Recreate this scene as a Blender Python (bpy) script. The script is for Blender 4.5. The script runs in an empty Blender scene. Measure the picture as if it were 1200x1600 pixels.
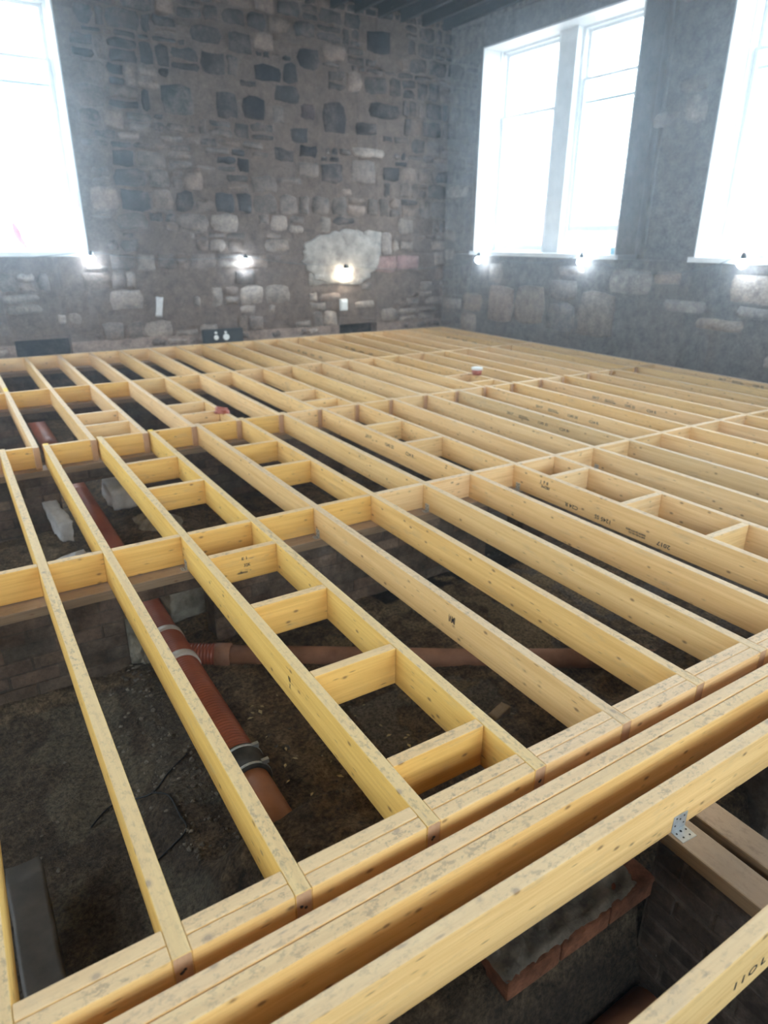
import bpy, bmesh, math, random
from mathutils import Vector, Matrix, noise

random.seed(7)
S = bpy.context.scene
COL = S.collection

# ------------------------------------------------------------------ camera
H = 1.48
PITCH, ROLL, YAW = math.radians(22.0576), math.radians(0.3715), math.radians(32.3317)
FPX = 1053.688
cd = bpy.data.cameras.new('camera')
cam = bpy.data.objects.new('camera', cd)
COL.objects.link(cam)
cd.sensor_fit = 'HORIZONTAL'
cd.sensor_width = 36.0
cd.lens = FPX / 1200.0 * 36.0
cd.clip_start = 0.02
cd.clip_end = 200
fw = Vector((math.sin(YAW) * math.cos(PITCH), math.cos(YAW) * math.cos(PITCH), -math.sin(PITCH)))
rt = Vector((math.cos(YAW), -math.sin(YAW), 0))
up = rt.cross(fw)
r2 = rt * math.cos(ROLL) + up * math.sin(ROLL)
u2 = -rt * math.sin(ROLL) + up * math.cos(ROLL)
M = Matrix((r2, u2, -fw)).transposed().to_4x4()
M.translation = Vector((0, 0, H))
cam.matrix_world = M
cd.dof.use_dof = True
cd.dof.focus_distance = 2.4
cd.dof.aperture_fstop = 3.2
S.camera = cam

# ------------------------------------------------------------------ view, world
S.view_settings.view_transform = 'Standard'
S.view_settings.look = 'None'
S.view_settings.exposure = 0.50
S.view_settings.gamma = 1.0
S.view_settings.use_curve_mapping = False
S.cycles.use_denoising = True
S.cycles.max_bounces = 8
S.cycles.diffuse_bounces = 5
S.cycles.glossy_bounces = 3
S.cycles.transparent_max_bounces = 8
S.cycles.sample_clamp_indirect = 6.0
S.cycles.caustics_reflective = False
S.cycles.caustics_refractive = False
S.cycles.volume_bounces = 0

SKY = 13.0
W = bpy.data.worlds.new('overcast_sky')
S.world = W
W.use_nodes = True
bg = W.node_tree.nodes['Background']
bg.inputs['Color'].default_value = (0.80, 0.90, 1.0, 1)
bg.inputs['Strength'].default_value = SKY

LAMP_COOL = 60.0
LAMP_WARM = 36.0

# room: x right, y away along the joists, z up; z = 0 is the top of the joists
XR, XL, YB, YF, ZC = 7.70, -4.3, 10.25, -3.6, 4.52
WT = 0.60
SILL, HEAD = 1.24, 4.17


def portal(name, loc, rot, w, h):
    l = bpy.data.lights.new(name, 'AREA')
    l.shape = 'RECTANGLE'
    l.size = w
    l.size_y = h
    l.cycles.is_portal = True
    o = bpy.data.objects.new(name, l)
    o.location = loc
    o.rotation_euler = rot
    COL.objects.link(o)
    return o


# window list: (wall, start, end) along that wall
WINDOWS = [('back', -1.16, 1.80), ('right', 6.47, 9.43), ('right', 2.34, 5.30), ('right', -1.79, 1.17),
           ('left', 6.00, 8.96), ('left', 1.60, 4.56), ('front', -2.4, 0.56), ('front', 2.0, 4.96)]  # left and front windows are unseen, added to light the room
for wn, (wall, a, b) in enumerate(WINDOWS):
    m_, zc, hh = (a + b) / 2, (SILL + HEAD) / 2, HEAD - SILL
    if wall == 'back':
        portal('window_daylight', (m_, YB + WT + .02, zc), (math.radians(-90), 0, 0), b - a, hh)
    if wall == 'front':
        portal('window_daylight', (m_, YF - WT - .02, zc), (math.radians(90), 0, 0), b - a, hh)
    if wall == 'right':
        portal('window_daylight', (XR + WT + .02, m_, zc), (0, math.radians(90), 0), hh, b - a)
    if wall == 'left':
        portal('window_daylight', (XL - WT - .02, m_, zc), (0, math.radians(-90), 0), hh, b - a)


# ------------------------------------------------------------------ node helpers
class NT:
    def __init__(s, name, rough=0.7, spec=0.3, metal=0.0):
        s.m = bpy.data.materials.new(name)
        s.m.use_nodes = True
        s.t = s.m.node_tree
        s.b = s.t.nodes['Principled BSDF']
        s.b.inputs['Roughness'].default_value = rough
        s.b.inputs['Specular IOR Level'].default_value = spec
        s.b.inputs['Metallic'].default_value = metal

    def n(s, typ, **kw):
        nd = s.t.nodes.new(typ)
        for k, v in kw.items():
            setattr(nd, k, v)
        return nd

    def l(s, a, b):
        s.t.links.new(a, b)

    def inp(s, sock, v):
        if isinstance(v, bpy.types.NodeSocket):
            s.l(v, sock)
        elif isinstance(v, (tuple, list)) and len(v) == 3 and sock.type == 'RGBA':
            sock.default_value = (*v, 1)
        else:
            sock.default_value = v

    def noise(s, vec, scale, detail=4, rough=0.55, dist=0.0):
        nd = s.n('ShaderNodeTexNoise')
        s.inp(nd.inputs['Vector'], vec)
        nd.inputs['Scale'].default_value = scale
        nd.inputs['Detail'].default_value = detail
        nd.inputs['Roughness'].default_value = rough
        nd.inputs['Distortion'].default_value = dist
        return nd.outputs['Fac']

    def mapv(s, vec, scale=(1, 1, 1), loc=(0, 0, 0)):
        nd = s.n('ShaderNodeMapping')
        s.l(vec, nd.inputs['Vector'])
        nd.inputs['Scale'].default_value = scale
        nd.inputs['Location'].default_value = loc
        return nd.outputs[0]

    def ramp(s, fac, stops, interp='LINEAR'):
        nd = s.n('ShaderNodeValToRGB')
        cr = nd.color_ramp
        cr.interpolation = interp
        while len(cr.elements) < len(stops):
            cr.elements.new(0.5)
        for e, (p, c) in zip(cr.elements, stops):
            e.position = p
            e.color = (*c, 1) if not isinstance(c, float) else (c, c, c, 1)
        s.l(fac, nd.inputs['Fac'])
        return nd.outputs['Color']

    def mix(s, fac, a, b, mode='MIX'):
        nd = s.n('ShaderNodeMix', data_type='RGBA', blend_type=mode)
        s.inp(nd.inputs['Factor'], fac)
        s.inp(nd.inputs[6], a)
        s.inp(nd.inputs[7], b)
        return nd.outputs[2]

    def math(s, op, a, b=0.5, clamp=False):
        nd = s.n('ShaderNodeMath', operation=op, use_clamp=clamp)
        s.inp(nd.inputs[0], a)
        s.inp(nd.inputs[1], b)
        return nd.outputs[0]

    def vadd(s, a, b):
        nd = s.n('ShaderNodeVectorMath', operation='ADD')
        s.inp(nd.inputs[0], a)
        s.inp(nd.inputs[1], b)
        return nd.outputs[0]

    def col(s, v):
        s.inp(s.b.inputs['Base Color'], v)

    def bump(s, h, strength=0.3, dist=0.01):
        nd = s.n('ShaderNodeBump')
        nd.inputs['Strength'].default_value = strength
        nd.inputs['Distance'].default_value = dist
        s.l(h, nd.inputs['Height'])
        s.l(nd.outputs[0], s.b.inputs['Normal'])

    def obj_coord(s, rand=True):
        tc = s.n('ShaderNodeTexCoord').outputs['Object']
        if not rand:
            return tc
        r = s.n('ShaderNodeObjectInfo').outputs['Random']
        return s.vadd(tc, s.math('MULTIPLY', r, 37.0))


def flat(name, c, rough=0.6, spec=0.3, metal=0.0):
    t = NT(name, rough, spec, metal)
    t.col(c)
    return t.m


def timber_material(name, light, dark, dirt=0.55, knots=1.0, endc=(0.40, 0.23, 0.13)):
    t = NT(name, 0.62, 0.25)
    oi = t.n('ShaderNodeObjectInfo')
    tc = t.n('ShaderNodeTexCoord').outputs['Object']
    v = t.vadd(tc, t.math('MULTIPLY', oi.outputs['Random'], 37.0))
    g1 = t.noise(t.mapv(v, (0.9, 26, 26)), 1.6, 5, 0.6, 0.6)
    g2 = t.noise(t.mapv(v, (2.5, 120, 120)), 1.2, 3, 0.6)
    g = t.math('ADD', t.math('MULTIPLY', g1, 0.7), t.math('MULTIPLY', g2, 0.3))
    base = t.ramp(g, [(0.32, dark), (0.62, light)])
    # growth-ring bands
    broad = t.noise(t.mapv(v, (0.5, 3.0, 5.0)), 1.5, 3, 0.5)
    base = t.mix(t.math('MULTIPLY', broad, 0.35), base, (light[0] * .82, light[1] * .66, light[2] * .5))
    # per-timber tint carried by the object colour
    base = t.mix(1.0, base, oi.outputs['Color'], 'MULTIPLY')
    # knots
    vo = t.n('ShaderNodeTexVoronoi')
    t.l(t.mapv(v, (9.0, 12.0, 17.0)), vo.inputs['Vector'])
    vo.inputs['Scale'].default_value = 1.0
    kr = t.ramp(vo.outputs['Distance'], [(0.0, 1.0), (0.07 * knots, 0.9), (0.11 * knots, 0.3), (0.17 * knots, 0.0)])
    base = t.mix(t.math('MULTIPLY', kr, 0.8), base, (0.16, 0.07, 0.03))
    # pin knots and small resin streaks
    vo2 = t.n('ShaderNodeTexVoronoi')
    t.l(t.mapv(v, (7.0, 30.0, 34.0), (3.1, 1.7, 5.3)), vo2.inputs['Vector'])
    vo2.inputs['Scale'].default_value = 1.0
    pk = t.ramp(vo2.outputs['Distance'], [(0.0, 1.0), (0.07, 0.7), (0.13, 0.0)])
    base = t.mix(t.math('MULTIPLY', pk, 0.75), base, (0.22, 0.11, 0.05))
    # grey handling marks
    w = t.noise(t.mapv(v, (2.2, 7, 7)), 2.0, 6, 0.7)
    wf = t.ramp(w, [(0.56, 0.0), (0.74, 1.0)])
    base = t.mix(t.math('MULTIPLY', wf, 0.32), base, (0.30, 0.25, 0.19))
    # trodden dirt on the upward faces
    geo = t.n('ShaderNodeNewGeometry')
    sep = t.n('ShaderNodeSeparateXYZ')
    t.l(geo.outputs['Normal'], sep.inputs[0])
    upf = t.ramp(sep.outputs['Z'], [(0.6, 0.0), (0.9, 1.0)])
    d1 = t.noise(t.mapv(v, (22, 34, 30)), 1.5, 8, 0.78)
    d2 = t.noise(t.mapv(v, (1.1, 1.1, 1.1)), 1.3, 2, 0.5)
    dm = t.math('MULTIPLY', t.ramp(d1, [(0.51, 0.0), (0.60, 1.0)]), t.ramp(d2, [(0.35, 0.25), (0.6, 1.0)]))
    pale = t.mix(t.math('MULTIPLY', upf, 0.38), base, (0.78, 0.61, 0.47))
    base = t.mix(t.math('MULTIPLY', t.math('MULTIPLY', dm, upf), dirt), pale, (0.26, 0.185, 0.14))
    # end grain: normal along the timber
    tn = t.n('ShaderNodeTexCoord').outputs['Normal']
    s2 = t.n('ShaderNodeSeparateXYZ')
    t.l(tn, s2.inputs[0])
    ef = t.ramp(t.math('ABSOLUTE', s2.outputs['X']), [(0.8, 0.0), (0.95, 1.0)])
    rings = t.noise(t.mapv(v, (1, 60, 20)), 1.0, 3, 0.6, 1.0)
    endcol = t.mix(rings, endc, (endc[0] * 1.5, endc[1] * 1.6, endc[2] * 1.7))
    base = t.mix(ef, base, endcol)
    t.col(base)
    t.bump(t.math('ADD', g, t.math('MULTIPLY', d1, 0.4)), 0.25, 0.002)
    return t.m


WOOD = timber_material('spruce', (0.86, 0.63, 0.335), (0.66, 0.42, 0.175))
PLATE = timber_material('old_plate_timber', (0.34, 0.25, 0.17), (0.20, 0.14, 0.09), dirt=0.5, endc=(.16, .1, .06))
DARKW = timber_material('sooty_ceiling_timber', (0.055, 0.047, 0.042), (0.028, 0.024, 0.022), dirt=0.1,
                        endc=(.04, .03, .03))


def masonry_material(name, dusty=0.35):
    t = NT(name, 0.9, 0.15)
    at = t.n('ShaderNodeAttribute', attribute_name='col').outputs['Color']
    tc = t.obj_coord(False)
    n1 = t.noise(tc, 9.0, 8, 0.7)
    n2 = t.noise(tc, 0.9, 4, 0.6, 0.4)
    n3 = t.noise(tc, 38.0, 4, 0.7)
    c = t.mix(1.0, at, t.ramp(n1, [(0.3, (0.55, 0.54, 0.55)), (0.7, (1.5, 1.47, 1.42))]), 'MULTIPLY')
    dust = t.math('MULTIPLY', t.ramp(n2, [(0.42, 0.0), (0.62, 1.0)]), t.ramp(n1, [(0.4, 0.2), (0.6, 1.0)]))
    c = t.mix(t.math('MULTIPLY', dust, dusty), c, (0.32, 0.245, 0.212))
    c = t.mix(1.0, c, t.ramp(n3, [(0.3, 0.72), (0.68, 1.22)]), 'MULTIPLY')
    t.col(c)
    t.bump(t.math('ADD', n1, t.math('MULTIPLY', n3, 0.5)), 0.7, 0.02)
    return t.m


STONE = masonry_material('rubble_stone', 0.6)
STONE_R = masonry_material('plastered_stone', 0.6)
BRICKM = masonry_material('old_dirty_brick', 0.25)


def soil_material():
    t = NT('damp_soil', 0.85, 0.25)
    tc = t.obj_coord(False)
    n1 = t.noise(tc, 1.3, 6, 0.65, 0.5)
    n2 = t.noise(tc, 14.0, 8, 0.75)
    n3 = t.noise(tc, 60.0, 4, 0.7)
    c = t.ramp(n1, [(0.28, (0.07, 0.046, 0.029)), (0.5, (0.175, 0.118, 0.070)), (0.68, (0.30, 0.22, 0.14)),
                    (0.82, (0.34, 0.30, 0.25))])
    c = t.mix(1.0, c, t.ramp(n2, [(0.34, 0.30), (0.68, 1.75)]), 'MULTIPLY')
    at = t.n('ShaderNodeAttribute', attribute_name='col')
    c = t.mix(at.outputs['Alpha'], c, at.outputs['Color'])
    c = t.mix(1.0, c, t.ramp(n3, [(0.35, 0.45), (0.65, 1.4)]), 'MULTIPLY')
    t.col(c)
    wet = t.ramp(n1, [(0.30, 0.28), (0.45, 0.85)])
    t.l(wet, t.b.inputs['Roughness'])
    t.bump(t.math('ADD', n2, t.math('MULTIPLY', n3, 0.4)), 1.0, 0.06)
    return t.m


SOIL = soil_material()


def noisy(name, a, b, scale=8, rough=0.7, spec=0.3, bump=0.2, dist=.004):
    t = NT(name, rough, spec)
    n = t.noise(t.obj_coord(), scale, 6, 0.65)
    t.col(t.ramp(n, [(0.3, a), (0.7, b)]))
    t.bump(n, bump, dist)
    return t.m


PAINT = noisy('white_window_paint', (0.66, 0.68, 0.70), (0.80, 0.81, 0.82), 5, 0.45, 0.4, 0.05)
PIPE = noisy('ribbed_orange_plastic', (0.23, 0.055, 0.028), (0.36, 0.10, 0.05), 5, 0.42, 0.45, 0.05)
CLAY = noisy('smooth_orange_plastic', (0.30, 0.12, 0.06), (0.46, 0.20, 0.10), 6, 0.5, 0.35, 0.05)
DUSTYPIPE = noisy('dusty_orange_plastic', (0.20, 0.095, 0.055), (0.36, 0.19, 0.12), 9, 0.65, 0.3, 0.1)
RUBBER = noisy('black_rubber', (0.02, 0.02, 0.02), (0.07, 0.065, 0.06), 20, 0.55, 0.4, 0.1)
BAND = noisy('pale_clamp_band', (0.42, 0.36, 0.33), (0.60, 0.55, 0.50), 10, 0.35, 0.5, 0.05)
GALV = noisy('galvanised_steel', (0.45, 0.48, 0.50), (0.68, 0.71, 0.73), 30, 0.35, 0.6, 0.05)
GALV.node_tree.nodes['Principled BSDF'].inputs['Metallic'].default_value = 0.6
HOLE = flat('hole_shadow_black', (0.02, 0.02, 0.02), 0.9)
INK = flat('black_stamp_ink', (0.035, 0.032, 0.035), 0.8)
CABLE = flat('black_cable', (0.015, 0.015, 0.016), 0.5)
GREYCABLE = flat('grey_cable', (0.2, 0.2, 0.2), 0.5)
DARKBOX = noisy('dark_grey_plastic', (0.03, 0.035, 0.04), (0.06, 0.065, 0.07), 6, 0.5)
WHITE = flat('white_plastic', (0.78, 0.80, 0.80), 0.4)
LIME = noisy('white_lime_plaster', (0.42, 0.41, 0.41), (0.66, 0.65, 0.66), 9, 0.85, 0.2, 0.7, .02)
RUBBLE = noisy('pale_rubble', (0.16, 0.14, 0.11), (0.42, 0.38, 0.31), 12, 0.9, 0.2, 0.9, .02)
YELLOW = flat('flat_yellow', (0.95, 0.62, 0.08), 0.6)
REDP = flat('red_plastic', (0.50, 0.06, 0.06), 0.4)
ORANGEP = flat('dull_red_plastic', (0.42, 0.13, 0.09), 0.5)
PAPER = flat('white_paper', (0.85, 0.84, 0.82), 0.7)
BLUEP = flat('pale_blue_plastic', (0.30, 0.55, 0.66), 0.4)


def glass_material():
    m = bpy.data.materials.new('window_glass')
    m.use_nodes = True
    nt = m.node_tree
    nt.nodes.clear()
    o = nt.nodes.new('ShaderNodeOutputMaterial')
    tr = nt.nodes.new('ShaderNodeBsdfTransparent')
    tr.inputs[0].default_value = (0.93, 0.96, 0.96, 1)
    gl = nt.nodes.new('ShaderNodeBsdfGlossy')
    gl.inputs['Roughness'].default_value = 0.02
    mx = nt.nodes.new('ShaderNodeMixShader')
    mx.inputs[0].default_value = 0.05
    nt.links.new(tr.outputs[0], mx.inputs[1])
    nt.links.new(gl.outputs[0], mx.inputs[2])
    nt.links.new(mx.outputs[0], o.inputs[0])
    return m


GLASS = glass_material()


def emit_material(name, c, k):
    m = bpy.data.materials.new(name)
    m.use_nodes = True
    nt = m.node_tree
    nt.nodes.clear()
    o = nt.nodes.new('ShaderNodeOutputMaterial')
    e = nt.nodes.new('ShaderNodeEmission')
    e.inputs[0].default_value = (*c, 1)
    e.inputs[1].default_value = k
    nt.links.new(e.outputs[0], o.inputs[0])
    return m


BULB_C = emit_material('cool_led_glow', (0.68, 0.86, 1.0), LAMP_COOL)
BULB_W = emit_material('warm_lamp_glow', (1.0, 0.93, 0.74), LAMP_WARM)


# ------------------------------------------------------------------ object helpers
def link(name, mesh, parent=None, loc=(0, 0, 0), rot=(0, 0, 0)):
    o = bpy.data.objects.new(name, mesh)
    COL.objects.link(o)
    o.location = loc
    o.rotation_euler = rot
    if parent:
        o.parent = parent
    return o


def tag(o, label, cat, group=None):
    o['label'] = label
    o['category'] = cat
    if group:
        o['group'] = group
    return o


def struct(o, label=None):
    o['kind'] = 'structure'
    if label:
        o['label'] = label
    return o


def root(name, loc=(0, 0, 0), rot=(0, 0, 0)):
    return link(name, None, None, loc, rot)


def me_from(bm, name, *mats, smooth=False):
    me = bpy.data.meshes.new(name)
    bmesh.ops.recalc_face_normals(bm, faces=bm.faces)
    bm.to_mesh(me)
    bm.free()
    for m in mats:
        me.materials.append(m)
    if smooth:
        me.polygons.foreach_set('use_smooth', [True] * len(me.polygons))
    return me


def bbox(bm, x0, x1, y0, y1, z0, z1, mi=0, bev=0.0):
    vs = [bm.verts.new((x, y, z)) for x in (x0, x1) for y in (y0, y1) for z in (z0, z1)]
    fs = []
    for q in ((0, 1, 3, 2), (4, 6, 7, 5), (0, 4, 5, 1), (2, 3, 7, 6), (0, 2, 6, 4), (1, 5, 7, 3)):
        f = bm.faces.new([vs[i] for i in q])
        f.material_index = mi
        fs.append(f)
    if bev > 0:
        es = list({e for f in fs for e in f.edges})
        r = bmesh.ops.bevel(bm, geom=es, offset=bev, segments=2, profile=0.6, affect='EDGES')
        for f in r['faces']:
            f.material_index = mi
    return vs


def tube(bm, pts, rad, n=12, mi=0, cap=True):
    pts = [Vector(p) for p in pts]
    rs = rad if isinstance(rad, (list, tuple)) else [rad] * len(pts)
    rings = []
    ref = None
    for i, p in enumerate(pts):
        a = pts[max(0, i - 1)]
        b = pts[min(len(pts) - 1, i + 1)]
        d = (b - a).normalized()
        if ref is None:
            ref = Vector((0, 0, 1)) if abs(d.z) < .9 else Vector((1, 0, 0))
        s = d.cross(ref).normalized()
        u = s.cross(d).normalized()
        ref = u
        rings.append([bm.verts.new(p + (s * math.cos(2 * math.pi * k / n) + u * math.sin(2 * math.pi * k / n)) * rs[i])
                      for k in range(n)])
    for a, b in zip(rings, rings[1:]):
        for k in range(n):
            f = bm.faces.new((a[k], a[(k + 1) % n], b[(k + 1) % n], b[k]))
            f.material_index = mi
            f.smooth = True
    if cap:
        for r in (rings[0][::-1], rings[-1]):
            f = bm.faces.new(r)
            f.material_index = mi
    return rings


def ball(bm, c, r, mi=0, sub=2, sq=(1, 1, 1), rough=0.0, seed=0):
    res = bmesh.ops.create_icosphere(bm, subdivisions=sub, radius=1.0)
    for v in res['verts']:
        k = 1.0
        if rough:
            k += rough * noise.noise(v.co * 1.7 + Vector((seed, seed * 2.3, 0)))
        v.co = Vector((v.co.x * sq[0], v.co.y * sq[1], v.co.z * sq[2])) * r * k + Vector(c)
    for f in {f for v in res['verts'] for f in v.link_faces}:
        f.material_index = mi
        f.smooth = rough == 0


def wave(p, s, k):
    return noise.noise(Vector(p) * s + Vector((k, k * 1.7, -k)))


# ------------------------------------------------------------------ timber
def timber_mesh(L, w, d, seed, bow=0.0, r=0.0035):
    """A sawn, eased-arris timber along +X, top face at z = 0, centred on y = 0."""
    bm = bmesh.new()
    prof = []
    for cx, cy, a0 in ((1, 1, 0), (-1, 1, 90), (-1, -1, 180), (1, -1, 270)):
        for k in range(3):
            a = math.radians(a0 + 45 * k)
            prof.append((cx * (w / 2 - r) + r * math.cos(a), -d / 2 + cy * (d / 2 - r) + r * math.sin(a)))
    ns = max(2, int(L / 0.22) + 1)
    xs = [0.0, 0.0015] + [L * i / ns for i in range(1, ns)] + [L - 0.0015, L]
    rings = []
    rnd = random.Random(seed)
    ph = rnd.uniform(0, 50)
    for i, x in enumerate(xs):
        ins = 0.0015 if i in (0, len(xs) - 1) else 0.0
        by = bow * math.sin(math.pi * x / L)
        ring = []
        for (y, z) in prof:
            j = 0.0007 * noise.noise(Vector((x * 3 + ph, y * 30, z * 10)))
            yy = y - ins * (1 if y > 0 else -1)
            zz = z + (ins if z < -d / 2 else -ins)
            ring.append(bm.verts.new((x, yy + by + j, zz + j * .6)))
        rings.append(ring)
    n = len(prof)
    for a, b in zip(rings, rings[1:]):
        for k in range(n):
            bm.faces.new((a[k], a[(k + 1) % n], b[(k + 1) % n], b[k]))
    bm.faces.new(rings[0][::-1])
    bm.faces.new(rings[-1])
    return me_from(bm, 'timber')


TINTS = [(1.05, 1.04, 1.08), (1.06, 1.03, .95), (1.04, .99, .90), (1.08, 1.04, 1.04), (1.0, .97, .94), (1.05, 1.02, 1.08)]


def tint_for(seed):
    rnd = random.Random(seed * 13 + 5)
    t = rnd.choice(TINTS)
    k = rnd.uniform(0.93, 1.05)
    return (t[0] * k, t[1] * k, t[2] * k, 1)


_ts = [0]


def timber(name, p0, p1, w, d, label, cat='timber', group=None, top=0.0, mat=None, tint=None, bow=0.0, r=.0035):
    """Timber from plan point p0 to p1 (centre line), top face at z = top."""
    _ts[0] += 1
    dx, dy = p1[0] - p0[0], p1[1] - p0[1]
    me = timber_mesh(math.hypot(dx, dy), w, d, _ts[0], bow, r)
    me.materials.append(mat or WOOD)
    o = link(name, me, None, (p0[0], p0[1], top), (0, 0, math.atan2(dy, dx)))
    o.color = tint or tint_for(_ts[0])
    if label:
        tag(o, label, cat, group)
    return o


ORD = ['zeroth', 'first', 'second', 'third', 'fourth', 'fifth', 'sixth', 'seventh', 'eighth', 'ninth', 'tenth',
       'eleventh', 'twelfth', 'thirteenth', 'fourteenth', 'fifteenth', 'sixteenth', 'seventeenth', 'eighteenth',
       'nineteenth', 'twentieth', 'twenty-first', 'twenty-second']

TW, TD = 0.044, 0.170
NX = [-0.183] + [v * 1.48 for v in (.115, .317, .583, .853, 1.118, 1.387, 1.657, 1.921, 2.193, 2.456, 2.740, 3.016,
                                    3.288, 3.558, 3.838, 4.110, 4.398, 4.669, 4.967)] + [7.664]
FXr = [.266, .544, .815, 1.096, 1.372, 1.643, 1.926, 2.187, 2.451, 2.714, 2.981, 3.239, 3.505, 3.795, 4.041, 4.33,
       4.6, 4.901]
FX = {1: 0.124, 20: 7.664}
for i, v in enumerate(FXr):
    FX[i + 2] = min(v * 1.48, NX[i + 2] - TW - 0.003)
YT, YA, YBn, YC, YFar = 1.097, 3.381, 5.586, 7.838, 10.142

# ------------------------------------------------------------------ ground
def ground_z(x, y):
    z = -0.67 + 0.035 * noise.noise(Vector((x * .8, y * .8, 0))) + 0.022 * noise.noise(Vector((x * 3, y * 3, 5))) \
        + 0.014 * noise.noise(Vector((x * 9, y * 9, 2))) \
        + 0.011 * noise.noise(Vector((x * 22, y * 22, 6)))
    if x < 0.42 and y < 3.25:
        k = min(1, (0.42 - x) / 0.15) * min(1, (3.25 - y) / .2)
        z -= 0.07 * k
    # banks either side of the pipe, near the second sleeper wall
    for yc in (4.6, 6.4):
        b = math.exp(-((x - 1.0) / .13) ** 2) * math.exp(-((y - yc) / .6) ** 2)
        z += 0.09 * b
    # soil bank at the front
    if x > 0.35:
        k = max(0.0, min(1.0, (1.88 - y) / 0.16)) * min(1, (x - .35) / .2)
        z += k * (0.24 + 0.05 * noise.noise(Vector((x * 5, y * 5, 9))))
    if y < 0.86:
        k = min(1, (0.86 - y) / 0.05)
        z = z * (1 - k) + (-1.02 + 0.03 * noise.noise(Vector((x * 4, y * 4, 1)))) * k
    return z


def soil_tone(x, y):
    """patches with their own tone: pale sand, grey concrete, black by the near wall, dark pit floor"""
    c, a = (0, 0, 0), 0.0
    n = noise.noise(Vector((x * 2.6, y * 2.6, 3)))
    n2 = noise.noise(Vector((x * 6, y * 6, 8)))
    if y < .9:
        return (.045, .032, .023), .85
    if 2.0 < x < 3.2 and 3.15 < y < 3.75 and n2 > -.35:
        return (0.02, 0.018, 0.016), 0.9
    if 1.5 < x < 3.2 and 2.2 < y < 3.5 and n + n2 * .6 > 0.12:
        return (0.30, 0.225, 0.135), 0.75
    if 1.3 < x < 2.2 and 1.2 < y < 2.4 and n + .5 * n2 > -.05:
        return (0.23, 0.20, 0.17), 0.7
    if 0.42 < x < .62 and 2.0 < y < 4.0 and n > -.2:
        return (0.16, 0.14, 0.11), 0.6
    if x > 2.6 and n > 0:
        return (0.17, 0.15, 0.14), 0.6
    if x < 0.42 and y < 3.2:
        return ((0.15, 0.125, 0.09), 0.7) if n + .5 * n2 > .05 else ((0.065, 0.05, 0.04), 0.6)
    return c, a


def build_ground():
    bm = bmesh.new()
    xs, ys = [], []
    x = -4.9
    while x < 8.3:
        xs.append(x)
        x += 0.024 if -0.3 < x < 3.4 else 0.12
    y = -4.2
    while y < 10.9:
        ys.append(y)
        y += 0.024 if 1.1 < y < 3.8 else 0.08
    lay = bm.verts.layers.float_color.new('col')
    grid = []
    for y in ys:
        row = []
        for x in xs:
            v = bm.verts.new((x, y, ground_z(x, y)))
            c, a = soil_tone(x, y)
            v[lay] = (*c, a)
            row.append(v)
        grid.append(row)
    for r0, r1 in zip(grid, grid[1:]):
        for i in range(len(xs) - 1):
            f = bm.faces.new((r0[i], r0[i + 1], r1[i + 1], r1[i]))
            f.smooth = True
    me = me_from(bm, 'floor', SOIL)
    struct(link('floor', me), 'bare earth and rubble ground under the new joists')


build_ground()


# ------------------------------------------------------------------ masonry walls
def irregular(bm, lay, P, N, u0, u1, v0, v1, h, c, jit, rnd):
    """one dressed stone: irregular outline, bevelled, standing h proud of the mortar. P maps (u, v, depth)."""
    w_, h_ = u1 - u0, v1 - v0
    jj = min(jit, w_ * .16, h_ * .16)
    m = [(u0, v0), (u0 + w_ * .33, v0), (u0 + w_ * .67, v0), (u1, v0), (u1, v0 + h_ * .5), (u1, v1),
         (u0 + w_ * .67, v1), (u0 + w_ * .33, v1), (u0, v1), (u0, v0 + h_ * .5)]
    cu, cv = (u0 + u1) / 2, (v0 + v1) / 2
    out = []
    for k, (u, v) in enumerate(m):
        corner = k in (0, 3, 5, 8)
        s = 0.90 if corner else 1.0
        out.append((cu + (u - cu) * s + rnd.uniform(-jj, jj), cv + (v - cv) * s + rnd.uniform(-jj, jj)))
    base = [bm.verts.new(P(u, v, -0.004)) for u, v in out]
    e = min(0.012, w_ * .1, h_ * .1)
    topr = []
    for (u, v) in out:
        du, dv = cu - u, cv - v
        L = math.hypot(du, dv) or 1
        topr.append(bm.verts.new(P(u + du / L * e, v + dv / L * e, h + rnd.uniform(-.004, .004))))
    ctr = bm.verts.new(P(cu, cv, h + rnd.uniform(0, .012)))
    for vv in base + topr + [ctr]:
        vv[lay] = (*c, 1)
    n = len(base)
    for k in range(n):
        bm.faces.new((base[k], base[(k + 1) % n], topr[(k + 1) % n], topr[k]))
        f = bm.faces.new((topr[k], topr[(k + 1) % n], ctr))
        f.smooth = True


def clear_of(u0, u1, v0, v1, holes, m=.02):
    return all(u1 < a - m or u0 > b + m or v1 < c - m or v0 > d + m for a, b, c, d in holes)


def wall_blocks(bm, lay, P, u0, u1, v0, v1, holes, c, t=WT, step=0.35, thick=True):
    """backing wall with openings, made of a face grid in front and solid blocks behind"""
    us = sorted({u0, u1} | {h[0] for h in holes} | {h[1] for h in holes})
    vs = sorted({v0, v1} | {h[2] for h in holes} | {h[3] for h in holes})

    def inside(a, b):
        return any(h[0] - 1e-6 <= a <= h[1] + 1e-6 and h[2] - 1e-6 <= b <= h[3] + 1e-6 for h in holes)
    for ua, ub in zip(us, us[1:]):
        for va, vb in zip(vs, vs[1:]):
            if inside((ua + ub) / 2, (va + vb) / 2):
                continue
            q = []
            for d in (0, -t):
                q.append([bm.verts.new(P(a, b, d)) for a, b in ((ua, va), (ub, va), (ub, vb), (ua, vb))])
            for vv in q[0] + q[1]:
                vv[lay] = (*c, 1)
            bm.faces.new(q[0])
            bm.faces.new(q[1][::-1])
            for k in range(4):
                bm.faces.new((q[0][k], q[1][k], q[1][(k + 1) % 4], q[0][(k + 1) % 4]))


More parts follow.
